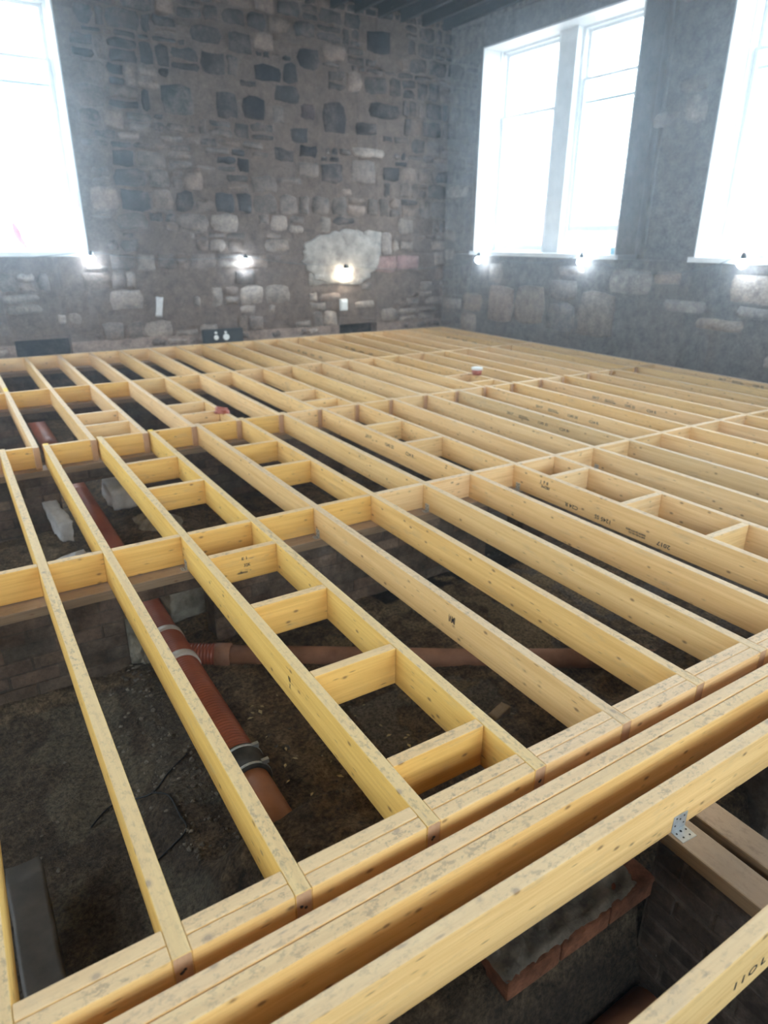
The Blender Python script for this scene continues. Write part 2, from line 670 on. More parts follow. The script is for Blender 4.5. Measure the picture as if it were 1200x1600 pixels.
def stone_wall(name, P, u0, u1, v0, v1, holes, seed, mat, tone, specials=(), course=(.10, .30), width=(.12, .46),
               proud=(.002, .02), skip=0.1, mortar=(0.275, 0.213, 0.185), jit=.018):
    rnd = random.Random(seed)
    bm = bmesh.new()
    lay = bm.verts.layers.float_color.new('col')
    wall_blocks(bm, lay, P, u0, u1, v0, v1, holes, mortar)
    sp = [s[:4] for s in specials]
    v = v0
    while v < v1 - .08:
        hgt = rnd.uniform(*course)
        if rnd.random() < .3:
            hgt *= .55
        hgt = min(hgt, v1 - v)
        u = u0 + rnd.uniform(-.1, 0)
        while u < u1:
            w_ = rnd.uniform(*width) * (1.0 if hgt > .12 else .8)
            a, b = max(u, u0), min(u + w_, u1)
            sub = [(v, v + hgt)]
            if hgt > .2 and rnd.random() < .3:
                k = rnd.uniform(.35, .65)
                sub = [(v, v + hgt * k), (v + hgt * k, v + hgt)]
            for (ca, cb) in sub:
                g = rnd.uniform(.008, .02)
                if b - a > .07 and clear_of(a, b, ca, cb, holes) and clear_of(a, b, ca, cb, sp, -.01) \
                        and rnd.random() > (skip if not callable(skip) else skip((ca + cb) / 2)):
                    irregular(bm, lay, P, None, a + g, b - g, ca + g, cb - g, rnd.uniform(*proud),
                              tone((a + b) / 2, (ca + cb) / 2, rnd), jit, rnd)
            u += w_
        v += hgt
    for (a, b, c, d, colr, pr) in specials:
        irregular(bm, lay, P, None, a, b, c, d, pr, colr, .02, rnd)
    me = me_from(bm, name, mat)
    return struct(link(name, me))


def holes_for(wall):
    return [(a, b, SILL, HEAD) for (w, a, b) in WINDOWS if w == wall]


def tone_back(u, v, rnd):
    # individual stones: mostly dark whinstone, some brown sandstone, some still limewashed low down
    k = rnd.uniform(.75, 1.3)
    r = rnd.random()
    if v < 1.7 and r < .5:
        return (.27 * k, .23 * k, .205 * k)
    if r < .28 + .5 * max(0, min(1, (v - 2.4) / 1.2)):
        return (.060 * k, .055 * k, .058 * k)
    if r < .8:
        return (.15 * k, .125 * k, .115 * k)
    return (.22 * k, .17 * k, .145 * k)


DK, DK2, BR = (.035, .033, .038), (.055, .05, .055), (.13, .10, .085)
PALE, PINK = (.42, .38, .35), (.34, .22, .21)
specials_back = [
    (2.98, 3.40, 3.00, 3.36, (.055, .06, .065), .02), (3.74, 4.04, 3.02, 3.33, DK, .012),
    (4.10, 4.44, 3.03, 3.31, DK, .02), (6.16, 6.72, 3.22, 3.42, (.025, .026, .032), .03),
    (5.92, 6.31, 2.97, 3.13, DK, .02), (5.36, 5.76, 2.96, 3.36, DK2, .015), (6.12, 6.56, 4.08, 4.36, DK, .02),
    (4.55, 4.88, 2.53, 2.70, DK2, .012), (5.0, 5.22, 3.10, 3.30, (.08, .06, .065), .01),
    (4.30, 4.70, 3.52, 3.72, DK, .015), (5.30, 5.70, 2.28, 2.55, DK2, .012), (3.44, 3.86, 3.86, 4.06, DK2, .01),
    (3.95, 4.30, 3.80, 4.04, DK2, .015), (4.98, 5.32, 3.74, 4.0, DK2, .01), (4.95, 5.25, 2.60, 2.76, DK, .012),
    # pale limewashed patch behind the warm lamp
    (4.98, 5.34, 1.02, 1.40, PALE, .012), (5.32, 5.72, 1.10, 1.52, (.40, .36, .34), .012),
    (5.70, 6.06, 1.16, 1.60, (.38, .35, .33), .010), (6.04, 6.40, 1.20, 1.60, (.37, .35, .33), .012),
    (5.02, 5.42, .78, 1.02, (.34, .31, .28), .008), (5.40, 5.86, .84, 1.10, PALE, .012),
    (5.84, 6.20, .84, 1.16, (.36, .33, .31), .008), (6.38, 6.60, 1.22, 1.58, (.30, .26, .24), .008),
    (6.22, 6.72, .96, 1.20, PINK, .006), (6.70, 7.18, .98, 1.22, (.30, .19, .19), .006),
    (5.86, 6.44, 2.66, 2.80, (.36, .31, .28), .02), (5.82, 6.30, 2.30, 2.62, (.22, .185, .17), .012),
]
PB = lambda u, v, d: (u, YB - d, v)
PR = lambda u, v, d: (XR - d, u, v)
PL = lambda u, v, d: (XL + d, u, v)
PF = lambda u, v, d: (u, YF + d, v)

pockets = [(0.72, 1.41, -0.10, 0.20), (5.58, 6.32, -0.10, 0.14)]   # old beam pockets, blind
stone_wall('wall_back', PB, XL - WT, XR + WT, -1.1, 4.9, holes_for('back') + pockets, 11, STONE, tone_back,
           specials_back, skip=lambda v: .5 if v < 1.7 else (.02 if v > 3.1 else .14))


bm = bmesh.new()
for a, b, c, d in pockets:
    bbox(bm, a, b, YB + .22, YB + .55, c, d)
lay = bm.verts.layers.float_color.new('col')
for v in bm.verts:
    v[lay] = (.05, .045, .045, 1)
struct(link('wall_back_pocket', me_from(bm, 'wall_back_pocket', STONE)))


def tone_right(u, v, rnd):
    k = rnd.uniform(.8, 1.2)
    if rnd.random() < .25 and v < 1.3:
        return (.30 * k, .255 * k, .225 * k)
    return (.27 * k, .25 * k, .24 * k)


specials_right = [
    (8.36, 8.98, .22, .80, (.27, .215, .18), .012), (7.68, 8.32, .26, .84, (.25, .21, .18), .01),
    (7.05, 7.62, .22, .62, (.17, .16, .155), .012), (6.35, 7.00, .20, .82, (.22, .185, .165), .01),
    (7.05, 7.60, .66, .95, (.20, .19, .185), .008),
]
stone_wall('wall_right', PR, YF - WT, YB, -1.1, 4.9, holes_for('right'), 12, STONE_R, tone_right, specials_right,
           (.22, .4), (.3, .7), (.001, .005), .6, (.30, .28, .27), .01)
stone_wall('wall_left', PL, YF - WT, YB, -1.1, 4.9, holes_for('left'), 13, STONE_R, tone_right, (),
           (.25, .4), (.4, .8), (.001, .01), .2, (.24, .22, .20), .01)
stone_wall('wall_front', PF, XL, XR, -1.1, 4.9, holes_for('front'), 14, STONE_R, tone_right, (),
           (.25, .4), (.4, .8), (.001, .01), .2, (.24, .22, .20), .01)

# ceiling boards and dark joists
bm = bmesh.new()
x = XL - WT
while x < XR + WT:
    bbox(bm, x + .002, x + .148, YF - WT, YB + WT, ZC + .20, ZC + .225)
    x += .15
bbox(bm, XL - WT, XR + WT, YF - WT, YB + WT, ZC + .226, ZC + .25)
struct(link('ceiling', me_from(bm, 'ceiling', DARKW)), 'dark boarded ceiling above the old joists')
cj = timber_mesh(YB - YF - .02, .065, .20, 999)
cj.materials.append(DARKW)
CJO = ('first second third fourth fifth sixth seventh eighth ninth tenth eleventh twelfth thirteenth fourteenth '
       'fifteenth sixteenth seventeenth eighteenth nineteenth twentieth twenty-first twenty-second twenty-third '
       'twenty-fourth twenty-fifth twenty-sixth twenty-seventh twenty-eighth twenty-ninth thirtieth thirty-first').split()
k = 0
x = XR - .15
while x > XL + .1:
    o = link('ceiling_joist', cj, None, (x, YF + .01, ZC + .20), (0, 0, math.pi / 2))
    o.color = (1, 1, 1, 1)
    tag(o, 'dark sooty ceiling joist, %s counted from the right-hand wall' % CJO[k], 'joist',
        'old ceiling joists')
    k += 1
    x -= .40

# ------------------------------------------------------------------ windows
def bx(P, bm, u0, u1, v0, v1, d0, d1, mi=0, bev=0.0):
    """box in wall coordinates (d measured outwards from the room face)"""
    a, b = Vector(P(u0, v0, -d0)), Vector(P(u1, v1, -d1))
    lo = [min(a[i], b[i]) for i in range(3)]
    hi = [max(a[i], b[i]) for i in range(3)]
    bbox(bm, lo[0], hi[0], lo[1], hi[1], lo[2], hi[2], mi, bev)


def window(name, P, a, b, raised, label, origin):
    r = struct(root(name, origin), label)
    inv = Vector(origin)

    def part(nm, bm, mat, parent, lab=None):
        for v in bm.verts:
            v.co -= inv
        o = link(nm, me_from(bm, nm, mat), parent)
        if lab:
            o['label'] = lab
        return o
    D = 0.38
    bm = bmesh.new()
    bx(P, bm, a, a + .02, SILL + .06, HEAD, -.005, D)
    bx(P, bm, b - .02, b, SILL + .06, HEAD, -.005, D)
    bx(P, bm, a + .02, b - .02, HEAD - .02, HEAD, -.005, D)
    # beads standing on the reveal, cut short where the shutters were
    for s in (a + .02, b - .035):
        bx(P, bm, s, s + .015, SILL + .06, SILL + .62, .22, .245)
        bx(P, bm, s, s + .015, SILL + .06, HEAD - .02, .33, D)
    part('reveal_lining', bm, PAINT, r)
    bm = bmesh.new()
    bx(P, bm, a - .05, b + .05, SILL, SILL + .06, -.05, D, bev=.006)
    part('sill', bm, PAINT, r)
    bm = bmesh.new()
    mid = (a + b) / 2
    bx(P, bm, mid - .165, mid + .165, SILL + .06, HEAD - .02, D - .10, D + .12, bev=.006)
    for s in (-.17, .155):
        bx(P, bm, mid + s, mid + s + .015, SILL + .06, HEAD - .02, D - .112, D - .10)
    part('mullion', bm, PAINT, r)
    bm = bmesh.new()
    for (c0, c1) in ((a, mid - .165), (mid + .165, b)):
        bx(P, bm, c0, c0 + .045, SILL + .06, HEAD, D, D + .14)
        bx(P, bm, c1 - .045, c1, SILL + .06, HEAD, D, D + .14)
        bx(P, bm, c0 + .045, c1 - .045, HEAD - .05, HEAD, D, D + .14)
        bx(P, bm, c0 + .045, c1 - .045, SILL + .06, SILL + .085, D, D + .14)
    part('frame', bm, PAINT, r)
    zmeet = 3.28
    for (c0, c1), up_ in zip(((a + .047, mid - .212), (mid + .212, b - .047)), raised):
        for which in ('upper', 'lower'):
            if which == 'upper':
                z0, z1, d0 = zmeet - .04, HEAD - .052, D + .075
                bars = []
            else:
                z0, z1, d0 = SILL + .088 + up_, zmeet + up_, D + .025
                bars = [2.03 + up_]
            bm = bmesh.new()
            st = .045
            bx(P, bm, c0, c0 + st, z0, z1, d0, d0 + .04, bev=.004)
            bx(P, bm, c1 - st, c1, z0, z1, d0, d0 + .04, bev=.004)
            bx(P, bm, c0 + st, c1 - st, z1 - .035, z1, d0, d0 + .04)
            bx(P, bm, c0 + st, c1 - st, z0, z0 + (.075 if which == 'lower' else .035), d0, d0 + .04)
            s_ = part('sash', bm, PAINT, r)
            bm = bmesh.new()
            bx(P, bm, c0 + st, c1 - st, z0 + .03, z1 - .03, d0 + .018, d0 + .022)
            part('glass_pane', bm, GLASS, s_)
            for zb in bars:
                bm = bmesh.new()
                bx(P, bm, c0 + st, c1 - st, zb - .012, zb + .012, d0 + .004, d0 + .036)
                part('glazing_bar', bm, PAINT, s_)
    return r


w_labels = ['tall white-framed sash window at the left end of the stone wall',
            'white double sash window nearest the far corner, right pair pushed up',
            'white sash window at the right edge of the picture']
RA = [(0.27, 0.27), (0.27, 0.0), (0.17, 0.17), (0, .1), (0, 0), (.1, 0), (0, 0), (0, 0)]
num = 0
for (wall, a, b), ra in zip(WINDOWS, RA):
    P = {'back': PB, 'right': PR, 'left': PL, 'front': PF}[wall]
    num += 1
    window('window_%d' % num, P, a, b, ra, w_labels[num - 1] if num <= 3 else 'unseen white double sash window behind the viewpoint',
           P((a + b) / 2, SILL, 0))

# outside, glimpsed under the raised sash
bm = bmesh.new()
bbox(bm, 15.0, 15.4, 4, 40, -1.2, 2.0)
for k in range(7):
    bbox(bm, 14.9, 15.5, 5 + k * 5, 5.5 + k * 5, -1.2, 2.4)
lay = bm.verts.layers.float_color.new('col')
for v in bm.verts:
    v[lay] = (.42, .27, .22, 1)
o = link('boundary_wall', me_from(bm, 'boundary_wall', STONE_R))
tag(o, 'pinkish sandstone wall outside, glimpsed under the raised sash', 'wall')
o['kind'] = 'structure'
bm = bmesh.new()
bbox(bm, -60, 60, -60, 60, -1.3, -1.2)
struct(link('ground_outside', me_from(bm, 'ground_outside', flat('pale_paving', (.32, .31, .29), .9))))

# ------------------------------------------------------------------ sleeper walls
def sleeper(name, x0, x1, y0, y1, z0, z1, openings, seed, label, axis='x', tone=None, bl=.225):
    rnd = random.Random(seed)
    bm = bmesh.new()
    lay = bm.verts.layers.float_color.new('col')
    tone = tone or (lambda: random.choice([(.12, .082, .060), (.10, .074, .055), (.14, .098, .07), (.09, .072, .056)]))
    segs = []
    cur = x0
    for (a, b, t) in openings:
        segs.append((cur, a, z0, z1))
        segs.append((a, b, t, z1))
        cur = b
    segs.append((cur, x1, z0, z1))
    for (a, b, c, d) in segs:
        if axis == 'x':
            vs = bbox(bm, a, b, y0 + .006, y1 - .006, c, d - .004)
        else:
            vs = bbox(bm, y0 + .006, y1 - .006, a, b, c, d - .004)
        for v in vs:
            v[lay] = (.085, .066, .05, 1)
        z = d
        row = 0
        while z > c + .02:
            zz = max(c, z - .075)
            u = a - (row % 2) * bl / 2
            while u < b:
                e = min(u + bl, b)
                s = max(u, a)
                if e - s > .03:
                    j = rnd.uniform(-.006, .004)
                    n0 = len(bm.verts)
                    if axis == 'x':
                        nv = bbox(bm, s + .005, e - .005, y0 - j, y1 + j, zz + .005, z - .003, bev=.006)
                    else:
                        nv = bbox(bm, y0 - j, y1 + j, s + .005, e - .005, zz + .005, z - .003, bev=.006)
                    bm.verts.ensure_lookup_table()
                    cc = tone()
                    k = rnd.uniform(.75, 1.2)
                    for v in bm.verts[n0:] if False else list(bm.verts)[n0:]:
                        v[lay] = (cc[0] * k, cc[1] * k, cc[2] * k, 1)
                u += bl
            z -= .075
            row += 1
    o = link(name, me_from(bm, name, BRICKM))
    return struct(o, label)


sleeper('sleeper_wall', -1.2, 7.66, 3.30, 3.48, -.78, -.222, [(.49, .965, -.30), (2.95, 3.30, -.30)], 1,
        'rough brick sleeper wall under the nearest cross row of noggings')
sleeper('sleeper_wall', -1.2, 7.66, 5.52, 5.70, -.78, -.222, [(.50, 1.10, -.32)], 2,
        'brick sleeper wall under the lapped joist ends in mid floor')
sleeper('sleeper_wall', -1.2, 7.66, 7.76, 7.94, -.78, -.222, [(.50, .95, -.32)], 3,
        'brick sleeper wall under the farthest cross row of noggings')
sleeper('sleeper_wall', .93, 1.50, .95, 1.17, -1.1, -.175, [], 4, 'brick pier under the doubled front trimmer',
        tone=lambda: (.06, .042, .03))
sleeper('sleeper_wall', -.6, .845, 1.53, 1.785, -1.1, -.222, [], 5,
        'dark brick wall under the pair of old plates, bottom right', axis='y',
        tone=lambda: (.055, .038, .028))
sleeper('sleeper_wall', 2.2, 7.6, .83, 1.17, -1.1, -.175, [], 6, 'brick wall under the right end of the beams')
sleeper('sleeper_wall', -1.2, -.45, .40, 1.17, -1.1, -.175, [], 7, 'brick pier under the left end of the beams')
sleeper('sleeper_wall', -1.2, 7.66, 10.0, 10.14, -.78, -.222, [], 8, 'brick ledge along the foot of the stone wall')

# mortared brick ledge seen under the third beam
bm = bmesh.new()
for k in range(3):
    x0 = .93 + k * .205
    bbox(bm, x0, x0 + .20, .83, .945, -.445 + k * .004, -.368 + k * .004, bev=.008)
lay = bm.verts.layers.float_color.new('col')
for v in bm.verts:
    v[lay] = (.19, .08, .045, 1)
pl = tag(link('brick_ledge', me_from(bm, 'brick_ledge', BRICKM)),
         'orange brick ledge capped with pale mortar under the front beams', 'brickwork')
bm = bmesh.new()
nx, ny = 34, 9
vs = []
for j in range(ny):
    row = []
    for i in range(nx):
        x_, y_ = .925 + .56 * i / (nx - 1), .835 + .11 * j / (ny - 1)
        edge = min(i, nx - 1 - i, j, ny - 1 - j)
        zz = -.352 + .018 * noise.noise(Vector((x_ * 22, y_ * 22, 0))) + .012 * noise.noise(Vector((x_ * 60, y_ * 60, 4)))
        zz -= .014 if edge == 0 else 0
        row.append(bm.verts.new((x_, y_ + .006 * noise.noise(Vector((x_ * 20, 0, j))), zz)))
    vs.append(row)
for a, b in zip(vs, vs[1:]):
    for i in range(nx - 1):
        bm.faces.new((a[i], a[i + 1], b[i + 1], b[i])).smooth = True
link('mortar_bed', me_from(bm, 'mortar_bed', noisy('dirty_mortar', (.07, .06, .05), (.27, .235, .19), 14, .9, .2, .9, .02)), pl)

# red-brown pipe low in the pit at bottom right
bm = bmesh.new()
tube(bm, [(.3, .70, -.84), (1.50, .73, -.84)], .08, 24)
tag(link('clay_drain_pipe', me_from(bm, 'pipe', CLAY)), 'dull red drain pipe deep in the dark pit, bottom right',
    'pipe')

# timber plates on the sleeper walls
for (y0, y1, nm) in ((3.27, 3.42, 'nearest'), (5.50, 5.64, 'middle'), (7.74, 7.90, 'farthest')):
    timber('wall_plate', (-1.2, (y0 + y1) / 2), (7.64, (y0 + y1) / 2), y1 - y0, .05,
           'dirty brown timber plate on top of the %s brick sleeper wall' % nm, 'timber', None, -TD - .001, PLATE,
           (1, 1, 1, 1))
timber('wall_plate', (-1.2, 10.07), (7.64, 10.07), .13, .05, 'timber plate along the foot of the stone wall',
       'timber', None, -TD - .001, PLATE, (1, 1, 1, 1))
timber('wall_plate', (1.586, .868), (1.586, -.6), .103, .05,
       'old brown timber plate under the steel angle bracket, bottom right', 'timber', None, -TD - .001, PLATE,
       (.72, .66, .56, 1), r=.006)
timber('wall_plate', (1.722, .868), (1.722, -.6), .103, .05,
       'old brown timber plate farther from the bracket, bottom right', 'timber', None, -TD - .001, PLATE,
       (.76, .70, .60, 1), r=.006)

# ------------------------------------------------------------------ joists
GREYT = (0.93, 0.90, 0.93, 1)
near_tint = {0: (1.0, .93, .60, 1), 1: (1.0, .92, .56, 1), 2: (1.0, .92, .52, 1), 3: (1.02, .95, .55, 1),
             4: (1.0, .93, .55, 1), 5: (.93, .88, .80, 1), 6: (.99, .90, .66, 1), 7: (.96, .92, .82, 1),
             8: (1.0, .93, .84, 1), 9: (1, .94, .86, 1), 12: (.86, .87, .92, 1)}


def ordinal_joist(n):
    return ORD[n + 1]


near = {}
for n in range(0, 21):
    y1 = 5.64 if n < 20 else 5.585
    o = timber('floor_joist', (NX[n], YT), (NX[n], y1), TW, TD,
               'spruce joist of the near half, %s from left along the front trimmer'
               % ordinal_joist(n), 'joist', 'near floor joists', tint=near_tint.get(n))
    near[n] = o
far = {}
for n in range(1, 21):
    y0 = 5.552 if n < 20 else 5.588
    o = timber('floor_joist', (FX[n], y0), (FX[n], YFar), TW, TD,
               'spruce joist of the far half, %s from left along the stone wall' % ORD[n], 'joist',
               'far floor joists')
    far[n] = o


def nog(xa, xb, y, label, grp, tint=None, y2=None):
    return timber('nogging', (xa + TW / 2 + .001, y), (xb - TW / 2 - .001, y if y2 is None else y2), TW - .002,
                  TD - .006, label, 'nogging', grp, -.001, tint=tint)


YELT = (1.0, .86, .50, 1)
for n in range(0, 20):
    if NX[n + 1] > 7.5 and n != 19:
        continue
    nog(NX[n], NX[n + 1], YA + random.uniform(-.006, .006),
        'nogging in the nearest cross row, between %s and %s joists from left' % (ORD[n + 1], ORD[n + 2]),
        'noggings of the nearest cross row', YELT if n < 6 else None)
for n in range(0, 20):
    xb = FX[n + 1] if n + 1 < 20 else NX[20]
    nog(NX[n], xb, YBn + random.uniform(-.004, .004),
        'nogging in the middle cross row, between %s and %s joist laps from left' % (ORD[n + 1], ORD[n + 2]),
        'noggings of the middle cross row', YELT if n < 7 else None)
for n in range(1, 20):
    nog(FX[n], FX[n + 1], YC + random.uniform(-.005, .005),
        'nogging in the farthest cross row, between %s and %s joists from left' % (ORD[n], ORD[n + 1]),
        'noggings of the farthest cross row', YELT if n < 5 else None)
timber('header_board', (-.6, YFar + .024), (7.66, YFar + .024), .044, TD,
       'long header board closing the joist ends along the stone wall', 'timber')

# ladder noggings
ladn = {3: [3.035, 2.465, 1.887, 1.357], 9: [3.047, 2.452, 1.878]}
place = ['nearest the middle row end', 'second rung', 'third rung', 'rung closest to the front trimmer']
for n, yy in ladn.items():
    for k, y in enumerate(yy):
        nog(NX[n], NX[n + 1], y, 'ladder nogging between %s and %s near joists, %s rung towards the viewer'
            % (ORD[n + 1], ORD[n + 2], ORD[k + 1]), 'ladder noggings in the nearest bay', YELT if n == 3 else None)
for n, yy in {3: [4.80, 4.20], 5: [4.81, 4.222], 8: [4.83, 4.231]}.items():
    for k, y in enumerate(yy):
        nog(NX[n], NX[n + 1], y, '%s of two noggings past the nearest cross row, %s joist bay from left'
            % (('farther', 'nearer')[k], ORD[n + 1]), 'paired noggings in the second bay', YELT if n < 6 else None)
for n, yy in {3: [6.50, 6.045], 5: [6.44, 6.01], 8: [6.42, 5.93], 13: [6.284, 5.854]}.items():
    for k, y in enumerate(yy):
        nog(FX[n], FX[n + 1], y, '%s of two noggings past the middle cross row, %s joist bay from left'
            % (('farther', 'nearer')[k], ORD[n]), 'paired noggings in the third bay')

# doubled trimmer blocks between the joist ends
for n in range(0, 19):
    for k, yc in enumerate((YT + .065, YT + .0215)):
        pt = (1.0, .90, .70, 1) if n < 4 else (1.03, .96, .93, 1)
        timber('trimmer_block', (NX[n] + TW / 2 + .001, yc), (NX[n + 1] - TW / 2 - .001, yc), .043, TD,
               '%s ply of the doubled front trimmer, between %s and %s joist ends'
               % (('back', 'front')[k], ORD[n + 1], ORD[n + 2]), 'trimmer', 'trimmer blocks at the joist ends',
               -.0005 * k, tint=pt, r=.005)

# long beams in front
WARMT = (1.02, .94, .84, 1)
timber('trimmer_beam', (-1.1, 1.0215), (7.6, 1.0215), .046, TD,
       'back ply of the long doubled beam just in front of the joist ends', 'beam', 'long beams', 0, tint=WARMT,
       r=.006)
b2 = timber('trimmer_beam', (-1.1, .974), (7.6, .974), .046, TD,
            'front ply of the long doubled beam just in front of the joist ends', 'beam', 'long beams', -.001,
            tint=(1.0, .91, .70, 1), r=.006)
timber('trimmer_beam', (-1.1, .842), (7.6, .842), .045, .175,
       'long single beam carrying the steel angle bracket, third from the joists', 'beam', 'long beams', .001,
       tint=(1.05, 1.0, .88, 1), r=.006)
b4 = timber('trimmer_beam', (-.4, .457), (7.6, .457), .043, .172,
            'long single beam crossing the bottom right corner with a faint black stamp', 'beam', 'long beams', 0,
            tint=(1.03, .98, .86, 1), r=.006)
sleeper('sleeper_wall', 2.2, 7.6, .38, .56, -1.1, -.175, [], 16, 'brick wall under the right end of the nearest beam')


# nail clusters on the joist ends
def nails(o, n):
    rnd = random.Random(n)
    for (yy, zz) in ((0.002, -.05), (-.002, -.105)):
        bm = bmesh.new()
        for q in range(3):
            ball(bm, (-.001, yy + rnd.uniform(-.007, .007), zz + rnd.uniform(-.006, .006)), .0045, 0, 1,
                 (.5, 1, 1), .3, q)
        link('nail_cluster', me_from(bm, 'nail_cluster', INK), o)


for n in (1, 2, 3, 4):
    nails(near[n], n)


def patch(o, parent_name, x0, x1, w, mat, z=.0012):
    bm = bmesh.new()
    bbox(bm, x0, x1, -w / 2, w / 2, 0.0, z, bev=.0004)
    return link(parent_name, me_from(bm, parent_name, mat), o)


patch(near[2], 'yellow_mark', 4.49, 4.54, .036, YELLOW)  # small flat yellow patches on three joist tops
patch(near[4], 'yellow_mark', 4.49, 4.54, .036, YELLOW)
patch(far[2], 'yellow_mark', 2.35, 2.55, .038, YELLOW)


# ------------------------------------------------------------------ grade stamps (printed on the timber)
def text_mesh(body, size, sx=1.0):
    cu = bpy.data.curves.new('stamp', 'FONT')
    cu.body = body
    cu.size = size
    cu.align_x = 'LEFT'
    cu.offset = 0.0006
    cu.resolution_u = 2
    ob = bpy.data.objects.new('stamp', cu)
    COL.objects.link(ob)
    dg = bpy.context.evaluated_depsgraph_get()
    me = bpy.data.meshes.new_from_object(ob.evaluated_get(dg))
    bpy.data.objects.remove(ob)
    bpy.data.curves.remove(cu)
    bm = bmesh.new()
    bm.from_mesh(me)
    bpy.data.meshes.remove(me)
    for v in bm.verts:
        v.co.x *= sx
    return bm


def stamp(joist, jx, ystart, zc, flip, lines, side=-1):
    """print on the left (-x) face; lines: (text, offset along, offset up, size, stretch)"""
    full = bmesh.new()
    for (txt, off, upo, sz, sx) in lines:
        b = text_mesh(txt, sz, sx)
        tmp = bpy.data.meshes.new('t')
        for v in b.verts:
            v.co.x += off
            v.co.y += upo
        b.to_mesh(tmp)
        b.free()
        full.from_mesh(tmp)
        bpy.data.meshes.remove(tmp)
    # text frame: x -> -Y world (upright when seen from the left), y -> +Z
    dirx = Vector((0, -1, 0)) if not flip else Vector((0, 1, 0))
    diry = Vector((0, 0, 1)) if not flip else Vector((0, 0, -1))
    face_x = jx - TW / 2 - .0012
    for v in full.verts:
        w = Vector((face_x, ystart, zc)) + dirx * v.co.x + diry * v.co.y
        # into the joist's local frame (rotated +90 deg about z, origin at its near end)
        lx, ly = w.y - joist.location.y, -(w.x - joist.location.x)
        v.co = Vector((lx, ly, w.z - joist.location.z))
    me = me_from(full, 'grade_stamp', INK)
    o = link('grade_stamp', me, joist)
    return o


GS = [('2017', 0, 0, .036, 1.25), ('DRP P15D OE C51', .17, .012, .015, 1.0), ('054078 CB DRYGRDS', .17, -.004, .015, 1.0),
      ('1245 SS', .42, -.004, .036, 1.15), ('C24 R', .69, -.004, .036, 1.2)]
stamp(near[9], NX[9], 2.06, -.122, True, GS)
stamp(near[12], NX[12], 4.80, -.085, False, GS)
stamp(near[13], NX[13], 4.82, -.075, False, GS)
stamp(near[15], NX[15], 4.82, -.075, False, GS)
stamp(near[20], NX[20], 4.66, -.05, False, GS)
stamp(near[8], NX[8], 4.75, -.07, False, [('2017', 0, 0, .036, 1.25), ('1245 SS', .30, 0, .036, 1.15),
                                         ('C24 R', .60, 0, .036, 1.2)])
stamp(far[12], FX[12], 9.38, -.09, False, GS)
stamp(far[14], FX[14], 9.30, -.09, False, GS)
stamp(far[19], FX[19], 9.45, -.09, False, GS)
# small crayon scribbles
stamp(near[9], NX[9], 3.10, -.055, False, [('J  F 8', 0, 0, .03, 1.2), ('3w2B?', .01, -.03, .028, 1.1)])
stamp(near[5], NX[5], 1.99, -.055, True, [('IMVI', 0, 0, .05, .5)])
stamp(near[3], NX[3], 1.98, -.06, True, [('8b', 0, 0, .03, .7), ('X', .002, .03, .03, .6)])


def stamp_front(o, x, z, txt, size, sx, rot90=False):
    """print on the face of a cross timber that looks towards the viewer (-y)"""
    b = text_mesh(txt, size, sx)
    for v in b.verts:
        if rot90:
            v.co = Vector((x - v.co.y, -(.0222), z + v.co.x))
        else:
            v.co = Vector((x + v.co.x, -(.0222), z + v.co.y))
    return link('pencil_mark', me_from(b, 'pencil_mark', INK), o)


lad0 = [o for o in bpy.data.objects if o.name.startswith('nogging') and abs(o.location.y - 3.035) < .002
        and abs(o.location.x - NX[3]) < .1][0]
stamp_front(lad0, .16, -.05, 'E 1', .022, 1.2)
stamp_front(lad0, .17, -.09, '32K', .024, .9)
stamp_front(lad0, .13, -.125, '-nBmu  *', .018, 1.2)
stamp_front(b4, 1.63, -.125, '1 I O L', .040, 1.2)


# ------------------------------------------------------------------ brackets
def angle_bracket(loc, rotz, label, w=.06, leg=.045, h=.06, group=None):
    """L plate: vertical leg on the face behind (+y side), horizontal leg towards -y"""
    bm = bmesh.new()
    t = .0025
    bbox(bm, -w / 2, w / 2, -t, 0, 0, h, bev=.0006)
    bbox(bm, -w / 2, w / 2, -leg, 0, 0, t, bev=.0006)
    for (x_, z_) in ((-.018, .022), (.018, .022), (0, .042), (-.016, .05), (.016, .05)):
        tube(bm, [(x_ * w / .06, -t - .0006, z_ * h / .06), (x_ * w / .06, -t + .0002, z_ * h / .06)], .0032, 8, 1)
    for (x_, y_) in ((-.02, -.014), (0, -.012), (.02, -.014), (-.012, -.032), (.014, -.033)):
        tube(bm, [(x_ * w / .06, y_ * leg / .045, t + .0006), (x_ * w / .06, y_ * leg / .045, t - .0002)],
             .004 if x_ == 0 else .003, 8, 1)
    o = link('angle_bracket', me_from(bm, 'angle_bracket', GALV, HOLE), None, loc, (0, 0, rotz))
    return tag(o, label, 'bracket', group)


angle_bracket((1.577, .8185, -.1715), math.radians(-4), 'shiny perforated steel angle bracket screwed to the third long beam')
for n in (3, 5, 7, 9, 11):
    angle_bracket((NX[n] - TW / 2 - .0012, 3.31, -.1705), math.radians(-90),
                  'small steel angle clip at the foot of the %s joist, nearest cross row' % ORD[n + 1], .04, .03, .05,
                  'small angle clips')

# ------------------------------------------------------------------ drain pipes
dp = root('drain_pipe', (.695, 1.75, -.60))
tag(dp, 'ribbed orange drain pipe running away under the joists at left', 'pipe')
PXc, PZc = .695, -.60


def at(y, dx=0, dz=0):
    return (PXc + dx - dp.location.x, y - dp.location.y, PZc + dz - dp.location.z)


